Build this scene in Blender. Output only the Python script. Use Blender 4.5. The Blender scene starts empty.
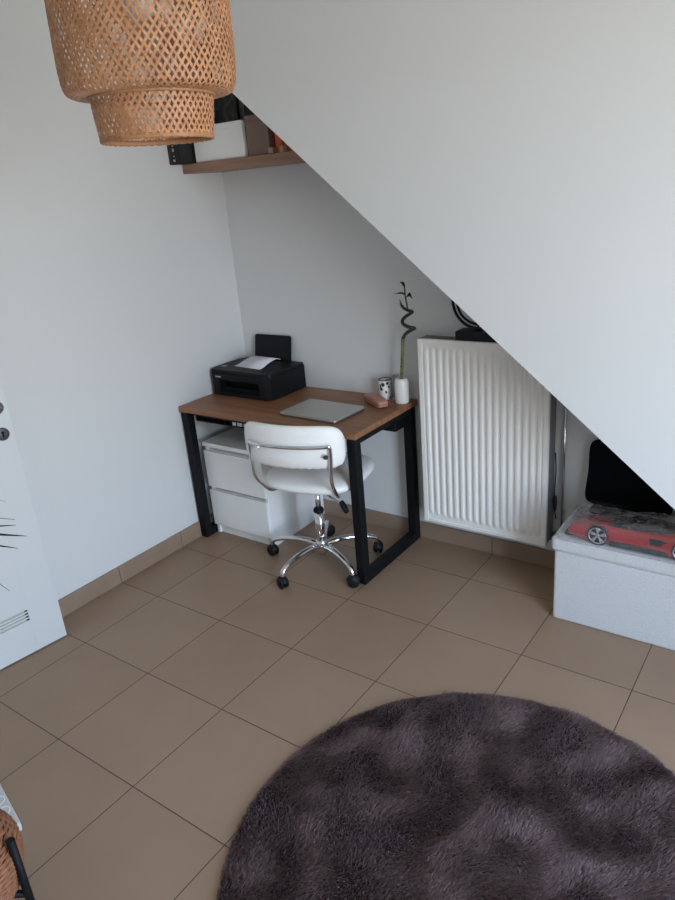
import bpy, bmesh, math, random
import numpy as np
from mathutils import Vector, Matrix, noise
R = math.radians
PI = math.pi
random.seed(7)
COL = bpy.context.scene.collection

# ------------------------------------------------------------------ materials
def mat(name, col, rough=.6, metal=0., bump=None, var=None, spec=.5, sheen=0., coat=0.):
    m = bpy.data.materials.new(name); m.use_nodes = True
    nt = m.node_tree; b = nt.nodes['Principled BSDF']
    b.inputs['Base Color'].default_value = (*col, 1)
    b.inputs['Roughness'].default_value = rough
    b.inputs['Metallic'].default_value = metal
    b.inputs['Specular IOR Level'].default_value = spec
    b.inputs['Sheen Weight'].default_value = sheen
    b.inputs['Coat Weight'].default_value = coat
    tc = nt.nodes.new('ShaderNodeTexCoord')
    if var:                                   # (scale, second colour)
        n = nt.nodes.new('ShaderNodeTexNoise'); n.inputs['Scale'].default_value = var[0]
        n.inputs['Detail'].default_value = 5
        nt.links.new(tc.outputs['Object'], n.inputs['Vector'])
        rp = nt.nodes.new('ShaderNodeValToRGB')
        rp.color_ramp.elements[0].position = .35; rp.color_ramp.elements[1].position = .65
        rp.color_ramp.elements[0].color = (*col, 1); rp.color_ramp.elements[1].color = (*var[1], 1)
        nt.links.new(n.outputs['Fac'], rp.inputs['Fac'])
        nt.links.new(rp.outputs['Color'], b.inputs['Base Color'])
    if bump:                                  # (scale, strength, distance)
        n = nt.nodes.new('ShaderNodeTexNoise'); n.inputs['Scale'].default_value = bump[0]
        n.inputs['Detail'].default_value = 3
        nt.links.new(tc.outputs['Object'], n.inputs['Vector'])
        bp = nt.nodes.new('ShaderNodeBump'); bp.inputs['Strength'].default_value = bump[1]
        bp.inputs['Distance'].default_value = bump[2]
        nt.links.new(n.outputs['Fac'], bp.inputs['Height'])
        nt.links.new(bp.outputs['Normal'], b.inputs['Normal'])
    return m

def wood_mat(name, c1, c2, scale=(1.2, 22, 22), rough=.45):
    m = bpy.data.materials.new(name); m.use_nodes = True
    nt = m.node_tree; b = nt.nodes['Principled BSDF']
    tc = nt.nodes.new('ShaderNodeTexCoord'); mp = nt.nodes.new('ShaderNodeMapping')
    mp.inputs['Scale'].default_value = scale
    n = nt.nodes.new('ShaderNodeTexNoise'); n.inputs['Scale'].default_value = 1.6; n.inputs['Detail'].default_value = 8
    n.inputs['Distortion'].default_value = .6
    rp = nt.nodes.new('ShaderNodeValToRGB')
    rp.color_ramp.elements[0].position = .3; rp.color_ramp.elements[1].position = .72
    rp.color_ramp.elements[0].color = (*c1, 1); rp.color_ramp.elements[1].color = (*c2, 1)
    nt.links.new(tc.outputs['Object'], mp.inputs['Vector']); nt.links.new(mp.outputs['Vector'], n.inputs['Vector'])
    nt.links.new(n.outputs['Fac'], rp.inputs['Fac']); nt.links.new(rp.outputs['Color'], b.inputs['Base Color'])
    b.inputs['Roughness'].default_value = rough
    return m

TILE, GX, GY = .40687, .68120, -1.90018
def tile_mat():
    m = bpy.data.materials.new('floor_tile'); m.use_nodes = True
    nt = m.node_tree; N = nt.nodes; L = nt.links; b = N['Principled BSDF']
    geo = N.new('ShaderNodeNewGeometry'); sp = N.new('ShaderNodeSeparateXYZ'); L.new(geo.outputs['Position'], sp.inputs[0])
    def ma(op, a, bb=None):
        n = N.new('ShaderNodeMath'); n.operation = op
        for i, v in enumerate((a, bb)):
            if v is None: continue
            if isinstance(v, (int, float)): n.inputs[i].default_value = v
            else: L.new(v, n.inputs[i])
        return n.outputs[0]
    lines = []; cells = []
    for ax, g in (('X', GX), ('Y', GY)):
        u = ma('DIVIDE', ma('SUBTRACT', sp.outputs[ax], g), TILE)
        cells.append(ma('FLOOR', u))
        fr = ma('FRACT', u)
        dist = ma('MINIMUM', fr, ma('SUBTRACT', 1., fr))
        lines.append(ma('LESS_THAN', dist, .0043))
    line = ma('MAXIMUM', *lines)
    cmb = N.new('ShaderNodeCombineXYZ'); L.new(cells[0], cmb.inputs[0]); L.new(cells[1], cmb.inputs[1])
    wn = N.new('ShaderNodeTexWhiteNoise'); L.new(cmb.outputs[0], wn.inputs['Vector'])
    n1 = N.new('ShaderNodeTexNoise'); n1.inputs['Scale'].default_value = 5; n1.inputs['Detail'].default_value = 6
    L.new(geo.outputs['Position'], n1.inputs['Vector'])
    f = ma('ADD', ma('MULTIPLY', wn.outputs['Value'], .35), ma('MULTIPLY', n1.outputs['Fac'], .65))
    rp = N.new('ShaderNodeValToRGB')
    rp.color_ramp.elements[0].position = .25; rp.color_ramp.elements[0].color = (.298, .198, .132, 1)
    rp.color_ramp.elements[1].position = .75; rp.color_ramp.elements[1].color = (.336, .228, .156, 1)
    L.new(f, rp.inputs['Fac'])
    mx = N.new('ShaderNodeMix'); mx.data_type = 'RGBA'
    L.new(line, mx.inputs['Factor']); L.new(rp.outputs['Color'], mx.inputs['A']); mx.inputs['B'].default_value = (.072, .043, .030, 1)
    L.new(mx.outputs['Result'], b.inputs['Base Color'])
    b.inputs['Roughness'].default_value = .42; b.inputs['Specular IOR Level'].default_value = .35
    bp = N.new('ShaderNodeBump'); bp.inputs['Strength'].default_value = .5; bp.inputs['Distance'].default_value = .002
    L.new(ma('SUBTRACT', 1., line), bp.inputs['Height']); L.new(bp.outputs['Normal'], b.inputs['Normal'])
    return m

M = {}
M['wall'] = mat('wall_paint', (.66, .67, .67), .85, bump=(160, .12, .002), spec=.3)
M['ceil'] = mat('ceiling_paint', (.84, .84, .81), .9)
M['floor'] = tile_mat()
M['base'] = mat('baseboard_tile', (.270, .190, .138), .45, var=(6, (.305, .218, .160)), spec=.35)
M['grout'] = mat('grout', (.06, .04, .028), .9)
M['door'] = mat('door_lacquer', (.60, .62, .625), .42)
M['rosette'] = mat('rosette_steel', (.10, .10, .11), .55, .6)
M['steel'] = mat('brushed_steel', (.30, .30, .31), .38, 1.)
M['white'] = mat('white_lacquer', (.86, .86, .85), .4)
M['whitem'] = mat('radiator_enamel', (.84, .83, .80), .4)
M['radside_shade'] = mat('radiator_side_shade', (.17, .175, .19), .5)  # shade on the white radiator sides, put into a dark bluish colour
M['radtop'] = mat('radiator_grille_grey', (.30, .29, .28), .5)  # even grey of the top grille
M['chrome'] = mat('chrome', (.75, .75, .76), .12, 1.)
M['leather'] = mat('white_leather', (.88, .88, .86), .42, bump=(60, .25, .003))
M['black'] = mat('black_powder_coat', (.004, .0045, .006), .6, spec=.22)
M['blackp'] = mat('black_plastic', (.005, .005, .006), .5, spec=.3)
M['desk'] = wood_mat('oak_desktop', (.200, .083, .036), (.330, .155, .072))
M['shelf'] = wood_mat('shelf_wood', (.23, .125, .08), (.33, .19, .125))
M['print'] = mat('printer_plastic', (.0035, .004, .006), .5, spec=.25, bump=(300, .1, .001))
M['printd'] = mat('printer_recess', (.002, .002, .002), .6, spec=.15)
M['paper'] = mat('paper', (.78, .77, .83), .7)
M['silver'] = mat('laptop_silver', (.50, .49, .45), .4, .5)
M['silverd'] = mat('laptop_edge', (.16, .16, .16), .4, .6)
M['case'] = mat('tan_pink_leather', (.43, .21, .15), .5, bump=(80, .2, .002))
M['ceram'] = mat('white_ceramic', (.74, .73, .71), .25, coat=.3)
M['soil'] = mat('soil', (.02, .015, .01), .95)
M['stem'] = mat('bamboo_green', (.15, .21, .055), .4, var=(30, (.09, .13, .035)))
M['stemd'] = mat('bamboo_dark', (.022, .030, .014), .5)
M['node'] = mat('bamboo_node', (.03, .035, .015), .5)
M['budb'] = mat('dry_tip', (.16, .07, .03), .6)
M['leafd'] = mat('dark_leaf', (.010, .015, .011), .55, spec=.25)
M['boucle'] = mat('grey_white_boucle', (.62, .615, .62), .95, bump=(170, .6, .006), var=(260, (.53, .53, .54)), sheen=.3)
M['velvet'] = mat('black_cushion_fabric', (.004, .005, .008), .95, spec=.1, bump=(200, .4, .003))
M['red'] = mat('red_car_paint', (.42, .018, .018), .3, coat=.5)
M['tyre'] = mat('black_rubber', (.012, .012, .012), .7)
M['rim'] = mat('silver_wheel', (.55, .55, .57), .3, .7)
M['glassd'] = mat('dark_window', (.01, .01, .012), .1)
M['bambooL'] = mat('lamp_bamboo', (.50, .255, .125), .5, var=(22, (.38, .175, .078)))
M['bambooR'] = mat('lamp_rim_bamboo', (.40, .195, .09), .55, var=(30, (.33, .16, .07)), bump=(60, .5, .004))
M['wicker'] = mat('rattan', (.30, .125, .06), .6, var=(60, (.19, .075, .036)))
M['orange'] = mat('orange_cover', (.58, .085, .02), .55)
M['orange2'] = mat('light_orange_cover', (.62, .15, .05), .55)
M['brown'] = mat('brown_card', (.22, .145, .12), .7, bump=(40, .3, .002))
M['bookb'] = mat('dark_brown_cover', (.045, .018, .016), .5)
M['bookk'] = mat('black_cover', (.008, .008, .009), .5)
M['cream'] = mat('cream_block', (.38, .27, .19), .7)
M['rugbase'] = mat('rug_backing', (.035, .028, .030), .95)
M['cable'] = mat('black_cable', (.01, .01, .01), .5)
M['bulb'] = mat('frosted_bulb', (.8, .8, .78), .3)
M['mirror'] = mat('mirror_glass', (.75, .77, .78), .06, 1.)
M['ventin'] = mat('vent_aluminium', (.40, .41, .37), .5)
M['greywhite'] = mat('pale_plastic', (.55, .56, .56), .5)
M['print_white'] = mat('white_print', (.45, .45, .45), .5)

def pile_mat():
    m = bpy.data.materials.new('rug_pile'); m.use_nodes = True
    nt = m.node_tree; b = nt.nodes['Principled BSDF']
    tc = nt.nodes.new('ShaderNodeTexCoord')
    n = nt.nodes.new('ShaderNodeTexNoise'); n.inputs['Scale'].default_value = 140; n.inputs['Detail'].default_value = 2
    rp = nt.nodes.new('ShaderNodeValToRGB')
    rp.color_ramp.elements[0].position = .3; rp.color_ramp.elements[1].position = .7
    rp.color_ramp.elements[0].color = (.180, .122, .122, 1); rp.color_ramp.elements[1].color = (.262, .184, .184, 1)
    nt.links.new(tc.outputs['Object'], n.inputs['Vector']); nt.links.new(n.outputs['Fac'], rp.inputs['Fac'])
    nt.links.new(rp.outputs['Color'], b.inputs['Base Color'])
    b.inputs['Roughness'].default_value = .75; b.inputs['Specular IOR Level'].default_value = .15
    return m
M['pile'] = pile_mat()

def clear_mat(name, tint, gloss, rough, haze=0., hz=(.8, .8, .85)):
    m = bpy.data.materials.new(name); m.use_nodes = True
    nt = m.node_tree; N = nt.nodes; L = nt.links
    N.remove(N['Principled BSDF'])
    tr = N.new('ShaderNodeBsdfTransparent'); tr.inputs[0].default_value = (*tint, 1)
    gl = N.new('ShaderNodeBsdfGlossy'); gl.inputs['Roughness'].default_value = rough
    lw = N.new('ShaderNodeLayerWeight'); lw.inputs['Blend'].default_value = gloss
    mx = N.new('ShaderNodeMixShader')
    L.new(lw.outputs['Facing'], mx.inputs[0]); L.new(tr.outputs[0], mx.inputs[1]); L.new(gl.outputs[0], mx.inputs[2])
    out = mx
    if haze:
        df = N.new('ShaderNodeBsdfDiffuse'); df.inputs[0].default_value = (*hz, 1)
        m2 = N.new('ShaderNodeMixShader'); m2.inputs[0].default_value = haze
        L.new(mx.outputs[0], m2.inputs[1]); L.new(df.outputs[0], m2.inputs[2]); out = m2
    L.new(out.outputs[0], N['Material Output'].inputs[0])
    return m
M['pane'] = clear_mat('window_glass', (1, 1, 1), .04, .02)
M['tumbler'] = clear_mat('clear_glass', (.93, .95, .95), .25, .05, .06)
def crinkle(m):
    nt = m.node_tree; N = nt.nodes; L = nt.links
    tc = N.new('ShaderNodeTexCoord'); n = N.new('ShaderNodeTexNoise'); n.inputs['Scale'].default_value = 22
    n.inputs['Detail'].default_value = 4; n.inputs['Distortion'].default_value = 3.5
    bp = N.new('ShaderNodeBump'); bp.inputs['Strength'].default_value = 1.; bp.inputs['Distance'].default_value = .03
    L.new(tc.outputs['Object'], n.inputs['Vector']); L.new(n.outputs['Fac'], bp.inputs['Height'])
    for nd in list(N):
        if nd.bl_idname in ('ShaderNodeBsdfGlossy', 'ShaderNodeLayerWeight'): L.new(bp.outputs['Normal'], nd.inputs['Normal'])
M['bag'] = clear_mat('clear_plastic_film', (.96, .96, .97), .20, .10, .05)

crinkle(M['bag'])
M['bag'].node_tree.nodes['Bump'].inputs['Strength'].default_value = .6
def spots_mat():
    m = bpy.data.materials.new('spotted_enamel'); m.use_nodes = True
    nt = m.node_tree; b = nt.nodes['Principled BSDF']
    tc = nt.nodes.new('ShaderNodeTexCoord')
    v = nt.nodes.new('ShaderNodeTexVoronoi'); v.inputs['Scale'].default_value = 48
    ns = nt.nodes.new('ShaderNodeTexNoise'); ns.inputs['Scale'].default_value = 18
    ma = nt.nodes.new('ShaderNodeMath'); ma.operation = 'MULTIPLY'
    rp = nt.nodes.new('ShaderNodeValToRGB'); rp.color_ramp.interpolation = 'CONSTANT'
    rp.color_ramp.elements[0].color = (.015, .015, .018, 1)
    rp.color_ramp.elements[1].position = .17; rp.color_ramp.elements[1].color = (.74, .73, .72, 1)
    nt.links.new(tc.outputs['Object'], v.inputs['Vector']); nt.links.new(tc.outputs['Object'], ns.inputs['Vector'])
    nt.links.new(v.outputs['Distance'], ma.inputs[0]); nt.links.new(ns.outputs['Fac'], ma.inputs[1])
    nt.links.new(ma.outputs[0], rp.inputs['Fac']); nt.links.new(rp.outputs['Color'], b.inputs['Base Color'])
    b.inputs['Roughness'].default_value = .3
    return m
M['spots'] = spots_mat()

def picture_mat():
    m = bpy.data.materials.new('dark_green_picture'); m.use_nodes = True
    nt = m.node_tree; b = nt.nodes['Principled BSDF']
    tc = nt.nodes.new('ShaderNodeTexCoord')
    n = nt.nodes.new('ShaderNodeTexNoise'); n.inputs['Scale'].default_value = 14; n.inputs['Detail'].default_value = 4
    n.inputs['Distortion'].default_value = 1.2
    rp = nt.nodes.new('ShaderNodeValToRGB')
    rp.color_ramp.elements[0].position = .4; rp.color_ramp.elements[0].color = (.02, .024, .02, 1)
    rp.color_ramp.elements[1].position = .75; rp.color_ramp.elements[1].color = (.13, .16, .13, 1)
    nt.links.new(tc.outputs['Object'], n.inputs['Vector']); nt.links.new(n.outputs['Fac'], rp.inputs['Fac'])
    nt.links.new(rp.outputs['Color'], b.inputs['Base Color']); b.inputs['Roughness'].default_value = .2
    return m
M['picture'] = picture_mat()

# ------------------------------------------------------------------ helpers
def new_bm(): return bmesh.new()

def box(bm, x0, x1, y0, y1, z0, z1, bev=0, seg=2):
    r = bmesh.ops.create_cube(bm, size=1)
    vs = r['verts']
    bmesh.ops.scale(bm, vec=(x1 - x0, y1 - y0, z1 - z0), verts=vs)
    bmesh.ops.translate(bm, vec=((x0 + x1) / 2, (y0 + y1) / 2, (z0 + z1) / 2), verts=vs)
    if bev:
        es = list({e for v in vs for e in v.link_edges})
        bmesh.ops.bevel(bm, geom=es, offset=bev, segments=seg, profile=.5, affect='EDGES')

def ring_tube(bm, pts, rad, n=10, cap=True, closed=False, squash=1.):
    """tube through pts (Vectors); rad = number or list"""
    pts = [Vector(p) for p in pts]
    rings = []
    up = Vector((0, 0, 1)); prev = None
    m = len(pts)
    for i, p in enumerate(pts):
        a = pts[(i - 1) % m] if (closed or i > 0) else p
        c = pts[(i + 1) % m] if (closed or i < m - 1) else p
        t = (c - a).normalized()
        if prev is None:
            u = t.cross(up)
            if u.length < .05: u = t.cross(Vector((1, 0, 0)))
            u.normalize()
        else:
            u = prev - t * prev.dot(t); u.normalize()
        prev = u; w = t.cross(u)
        r = rad[i] if isinstance(rad, (list, tuple)) else rad
        rings.append([bm.verts.new(p + r * (math.cos(2 * PI * k / n) * u + squash * math.sin(2 * PI * k / n) * w)) for k in range(n)])
    rng = range(m) if closed else range(m - 1)
    for i in rng:
        A, B = rings[i], rings[(i + 1) % m]
        for k in range(n):
            f = bm.faces.new((A[k], A[(k + 1) % n], B[(k + 1) % n], B[k])); f.smooth = True
    if cap and not closed:
        bm.faces.new(list(reversed(rings[0]))); bm.faces.new(rings[-1])

def lathe(bm, prof, n=32, c=(0, 0, 0), axis='z', caps=True):
    rings = []
    for r, z in prof:
        ring = []
        for k in range(n):
            a = 2 * PI * k / n
            if axis == 'z': v = (c[0] + r * math.cos(a), c[1] + r * math.sin(a), c[2] + z)
            elif axis == 'y': v = (c[0] + r * math.cos(a), c[1] + z, c[2] + r * math.sin(a))
            else: v = (c[0] + z, c[1] + r * math.cos(a), c[2] + r * math.sin(a))
            ring.append(bm.verts.new(v))
        rings.append(ring)
    for A, B in zip(rings, rings[1:]):
        for k in range(n):
            f = bm.faces.new((A[k], A[(k + 1) % n], B[(k + 1) % n], B[k])); f.smooth = True
    if caps:
        if prof[0][0] > 1e-6: bm.faces.new(list(reversed(rings[0])))
        if prof[-1][0] > 1e-6: bm.faces.new(rings[-1])

def spline(pts, n=8):
    """Catmull-Rom through points"""
    P = [Vector(p) for p in pts]; out = []
    for i in range(len(P) - 1):
        p0 = P[max(i - 1, 0)]; p1 = P[i]; p2 = P[i + 1]; p3 = P[min(i + 2, len(P) - 1)]
        for k in range(n):
            t = k / n
            out.append(.5 * ((2 * p1) + (-p0 + p2) * t + (2 * p0 - 5 * p1 + 4 * p2 - p3) * t * t + (-p0 + 3 * p1 - 3 * p2 + p3) * t ** 3))
    out.append(P[-1]); return out

def obj(name, bm, m, parent=None, fix=True, loc=None, rot=None, smooth_angle=None):
    me = bpy.data.meshes.new(name)
    if fix: bmesh.ops.recalc_face_normals(bm, faces=bm.faces)
    bm.to_mesh(me); bm.free()
    for mm in (m if isinstance(m, (list, tuple)) else [m]): me.materials.append(mm)
    o = bpy.data.objects.new(name, me); COL.objects.link(o)
    if parent: o.parent = parent
    if loc: o.location = loc
    if rot: o.rotation_euler = rot
    return o

def tag(o, label, cat, group=None, kind=None):
    o['label'] = label; o['category'] = cat
    if group: o['group'] = group
    if kind: o['kind'] = kind
    return o

def thing(name, label, cat, loc=(0, 0, 0), rotz=0, group=None):
    o = bpy.data.objects.new(name, None); COL.objects.link(o)
    o.empty_display_size = .1
    o.location = loc; o.rotation_euler = (0, 0, rotz)
    return tag(o, label, cat, group)

def struct(name, bm, m, parent=None):
    o = obj(name, bm, m, parent)
    if not parent: o['kind'] = 'structure'
    return o

def copy_tree(root):
    c = root.copy(); COL.objects.link(c)
    for ch in root.children:
        d = ch.copy(); COL.objects.link(d); d.parent = c
        for g in ch.children:
            e = g.copy(); COL.objects.link(e); e.parent = d
    return c

# ------------------------------------------------------------------ the room
W, DP, HT = 3.9, 4.2, 2.64           # x 0..W, y -DP..0, z 0..HT
bm = new_bm(); box(bm, -.1, W + .1, -DP - .1, .1, -.1, 0); struct('floor', bm, M['floor'])
bm = new_bm(); box(bm, -.1, W + .1, -DP - .1, .1, HT, HT + .1); struct('ceiling', bm, M['ceil'])
bm = new_bm(); box(bm, -.1, W + .1, 0, .1, 0, HT); struct('wall_back', bm, M['wall'])
bm = new_bm(); box(bm, -.1, W + .1, -DP - .1, -DP, 0, HT); struct('wall_front', bm, M['wall'])
# left wall with the doorway the open leaf belongs to
D0, D1, DH = -3.16, -2.34, 2.06
bm = new_bm()
box(bm, -.1, 0, D1, 0, 0, HT); box(bm, -.1, 0, -DP, D0, 0, HT); box(bm, -.1, 0, D0, D1, DH, HT)
struct('wall_left', bm, M['wall'])
bm = new_bm()                          # hallway beyond the doorway
box(bm, -1.3, -1.2, D0 - .4, D1 + .4, 0, HT); box(bm, -1.2, -.1, D0 - .5, D0 - .4, 0, HT)
box(bm, -1.2, -.1, D1 + .4, D1 + .5, 0, HT); box(bm, -1.3, -.1, D0 - .5, D1 + .5, HT, HT + .1)
box(bm, -1.3, -.1, D0 - .5, D1 + .5, -.1, 0)
struct('wall_hallway', bm, M['wall'])
bm = new_bm()                          # door frame
box(bm, -.1, .012, D0 - .06, D0 + .03, 0, DH + .03, .003); box(bm, -.1, .012, D1 - .03, D1 + .06, 0, DH + .03, .003)
box(bm, -.1, .012, D0 - .06, D1 + .06, DH - .03, DH + .06, .003)
struct('trim_1', bm, M['door'])
# right wall with the window the daylight comes through
WY0, WY1, WZ0, WZ1 = -2.70, -1.35, .12, 2.25
bm = new_bm()
box(bm, W, W + .1, WY1, 0, 0, HT); box(bm, W, W + .1, -DP, WY0, 0, HT)
box(bm, W, W + .1, WY0, WY1, 0, WZ0); box(bm, W, W + .1, WY0, WY1, WZ1, HT)
struct('wall_right', bm, M['wall'])
bm = new_bm(); fw = .055
ym = (WY0 + WY1) / 2
for a, b_, c, d in ((WY0, WY0 + fw, WZ0, WZ1), (WY1 - fw, WY1, WZ0, WZ1), (WY0, WY1, WZ0, WZ0 + fw), (WY0, WY1, WZ1 - fw, WZ1), (ym - .04, ym + .04, WZ0, WZ1)):
    box(bm, W + .03, W + .09, a, b_, c, d)
win = struct('window_1', bm, M['white'])
bm = new_bm(); box(bm, W + .057, W + .061, WY0 + fw, WY1 - fw, WZ0 + fw, WZ1 - fw); obj('window_pane', bm, M['pane'], win)
bm = new_bm(); box(bm, W - .015, W + .03, WY0 - .04, WY1 + .04, WZ0 - .03, WZ0, .004); obj('window_sill', bm, M['white'], win)

# the white partition: underside and side of a rising stair mass, cut on the diagonal
ZE, SL, YW = 2.6594, .8432, -.55
def zedge(x): return ZE - SL * x
bm = new_bm()
poly = [((ZE - HT) / SL, HT), (ZE / SL, 0), (W, 0), (W, HT)]
va = [bm.verts.new((x, YW, z)) for x, z in poly]; vb = [bm.verts.new((x, 0, z)) for x, z in poly]
bm.faces.new(va); bm.faces.new(list(reversed(vb)))
for i in range(4):
    j = (i + 1) % 4; bm.faces.new((va[i], vb[i], vb[j], va[j]))
struct('wall_slope', bm, M['wall'])

# tiled baseboards with their joints
BH = .088
def baseboard(name, along, a0, a1, off, joint0, pitch=TILE):
    bm = new_bm()
    if along == 'x': box(bm, a0, a1, off - .011, off, 0, BH, .0015, 1)
    else: box(bm, off, off + .011, a0, a1, 0, BH, .0015, 1)
    o = struct(name, bm, M['base'])
    bm = new_bm(); k = joint0
    while k > a0: k -= pitch
    k += pitch
    while k < a1:
        if along == 'x': box(bm, k - .0012, k + .0012, off - .0118, off, .001, BH - .001)
        else: box(bm, off, off + .0118, k - .0012, k + .0012, .001, BH - .001)
        k += pitch
    obj('joint', bm, M['grout'], o)
baseboard('baseboard_back', 'x', .011, 3.0, 0, 1.49)
baseboard('baseboard_left', 'y', D1 + .06, 0, 0, -1.09)

# ------------------------------------------------------------------ door leaf
ang = math.atan2(.157 - .055, .82)
hinge = Vector((.055, -1.503 - .82 * math.cos(ang), 0.006))
# local frame: +X runs from the hinge to the free edge, face at local y = 0 looks into the room (-Y local)
dr = thing('door', 'white panel door swung open against the left wall with floor vent', 'door', hinge, PI / 2 - ang)
# rotate: local X -> world (sin ang, cos ang); the visible face is then local -Y
DW = .82
bm = new_bm()
vx0, vx1, vz0, ns, pt = .27, .690, .151, 4, .0140     # vent slots
box(bm, 0, vx0, 0, .04, 0, 2.03); box(bm, vx1, DW, 0, .04, 0, 2.03)
box(bm, vx0 - .001, vx1 + .001, 0, .04, 0, vz0); box(bm, vx0 - .001, vx1 + .001, 0, .04, vz0 + ns * pt, 2.03)
obj('door_panel', bm, M['door'], dr)
bm = new_bm()
box(bm, vx0, vx1, .004, .012, vz0, vz0 + ns * pt)
obj('vent_backing', bm, M['ventin'], dr)
for k in range(ns):
    z = vz0 + k * pt; bm = new_bm()
    box(bm, vx0, vx1, -.001, .010, z + .0085, z + pt + .0004)
    obj('vent_slat', bm, M['door'], dr)
    bm = new_bm(); box(bm, vx1 - .012, vx1 - .001, .000, .006, z + .0012, z + .0080); obj('slat_clip', bm, M['black'], dr)
bm = new_bm()
lathe(bm, [(.0, -.008), (.0235, -.008), (.025, -.0065), (.0255, 0), (.0255, .001)], 32, (DW - .045, 0, .95), 'y')
rs = obj('keyhole_rosette', bm, M['rosette'], dr)
bm = new_bm(); box(bm, DW - .0485, DW - .0415, -.0092, -.007, .937, .958, .001, 1)
lathe(bm, [(.0055, -.0092), (.0055, -.007)], 12, (DW - .045, 0, .957), 'y')
obj('keyhole', bm, M['printd'], rs)
bm = new_bm()
lathe(bm, [(.0, -.009), (.021, -.009), (.0255, -.006), (.0265, 0), (.0265, .001)], 32, (DW - .042, 0, 1.055), 'y')
ring_tube(bm, spline([(DW - .042, 0, 1.055), (DW - .042, -.035, 1.055), (DW - .052, -.05, 1.055), (DW - .10, -.054, 1.055), (DW - .18, -.054, 1.053)], 6), .009, 12)
obj('door_handle', bm, M['steel'], dr)

# ------------------------------------------------------------------ desk
DX0, DX1, DYF, DYB = .004, 1.104, -.549, -.005
TZ = .75
dk = thing('desk', 'oak topped desk on black square steel frames in the corner', 'desk', ((DX0 + DX1) / 2, (DYF + DYB) / 2, 0))
def dl(x, y): return x - (DX0 + DX1) / 2, y - (DYF + DYB) / 2
def dbox(bm, x0, x1, y0, y1, z0, z1, bev=0, seg=1):
    a = dl(x0, y0); b_ = dl(x1, y1); box(bm, a[0], b_[0], a[1], b_[1], z0, z1, bev, seg)
bm = new_bm(); dbox(bm, DX0, DX1, DYF, DYB, TZ - .028, TZ, .0025, 2); obj('tabletop', bm, M['desk'], dk)
TB = .045
for x0 in (DX0 + .008, DX1 - .008 - TB):
    bm = new_bm(); zt = TZ - .028
    y0, y1 = DYF + .006, DYB - .012
    dbox(bm, x0, x0 + TB, y0, y0 + TB, 0, zt, .002); dbox(bm, x0, x0 + TB, y1 - TB, y1, 0, zt, .002)
    dbox(bm, x0, x0 + TB, y0 + TB, y1 - TB, 0, TB, .002); dbox(bm, x0, x0 + TB, y0 + TB, y1 - TB, zt - .03, zt, .002)
    obj('leg_frame', bm, M['black'], dk)
bm = new_bm()
dbox(bm, DX0 + .008 + TB, DX1 - .008 - TB, -.135, -.02, .615, .662, .002)
obj('rear_crossbar', bm, M['black'], dk)
bm = new_bm()     # wire letter tray slung below the top
tx0, tx1, ty0, ty1, tz0, tz1 = .075, .56, -.50, -.16, .668, .7215
dbox(bm, tx0, tx1, ty0, ty1, tz0, tz0 + .003)
for k in range(13):
    x = tx0 + (tx1 - tx0) * k / 12
    dbox(bm, x - .002, x + .002, ty0 - .002, ty0 + .002, tz0, tz0 + .03)
dbox(bm, tx0, tx1, ty0 - .003, ty0 + .003, tz0 + .026, tz0 + .032); dbox(bm, tx0, tx1, ty0 - .003, ty0 + .003, tz0, tz0 + .006)
for x in (tx0, tx1):
    dbox(bm, x - .003, x + .003, ty0, ty1, tz0, tz1)
obj('letter_tray', bm, M['black'], dk)
bm = new_bm(); box(bm, -.10, .10, -.09, .09, 0, .026)
o = obj('paper_stack', bm, M['paper'], None, loc=(.42, -.400, tz0 + .0035), rot=(0, 0, .12))
tag(o, 'white papers lying in the black tray under the desktop', 'paper')

# ------------------------------------------------------------------ drawer unit
cb = thing('drawer_unit', 'low white two-drawer cabinet standing under the desk', 'cabinet', (.264, -.25, 0))
cx, cy = .264, -.25
hw = .205; f = -.478 - cy; bk = -.012 - cy
bm = new_bm()
box(bm, -hw, -hw + .018, f + .018, bk, 0, .535, .001, 1); box(bm, hw - .018, hw, f + .018, bk, 0, .535, .001, 1)
box(bm, -hw + .018, hw - .018, f + .06, bk, .035, .515)
box(bm, -hw + .018, hw - .018, f + .03, f + .045, 0, .05)
obj('body', bm, M['white'], cb)
bm = new_bm(); box(bm, -hw, hw, f, bk, .518, .54, .0015, 1); obj('cabinet_top', bm, M['white'], cb)
for z0, z1 in ((.058, .264), (.286, .492)):
    bm = new_bm(); box(bm, -hw + .002, hw - .002, f, f + .018, z0, z1, .0015, 1)
    d = obj('drawer', bm, M['white'], cb)
    bm = new_bm(); box(bm, -hw + .02, hw - .02, f + .019, f + .058, z1 - .03, z1 + .002, .001, 1)
    obj('grip_ledge', bm, M['white'], d)

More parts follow.
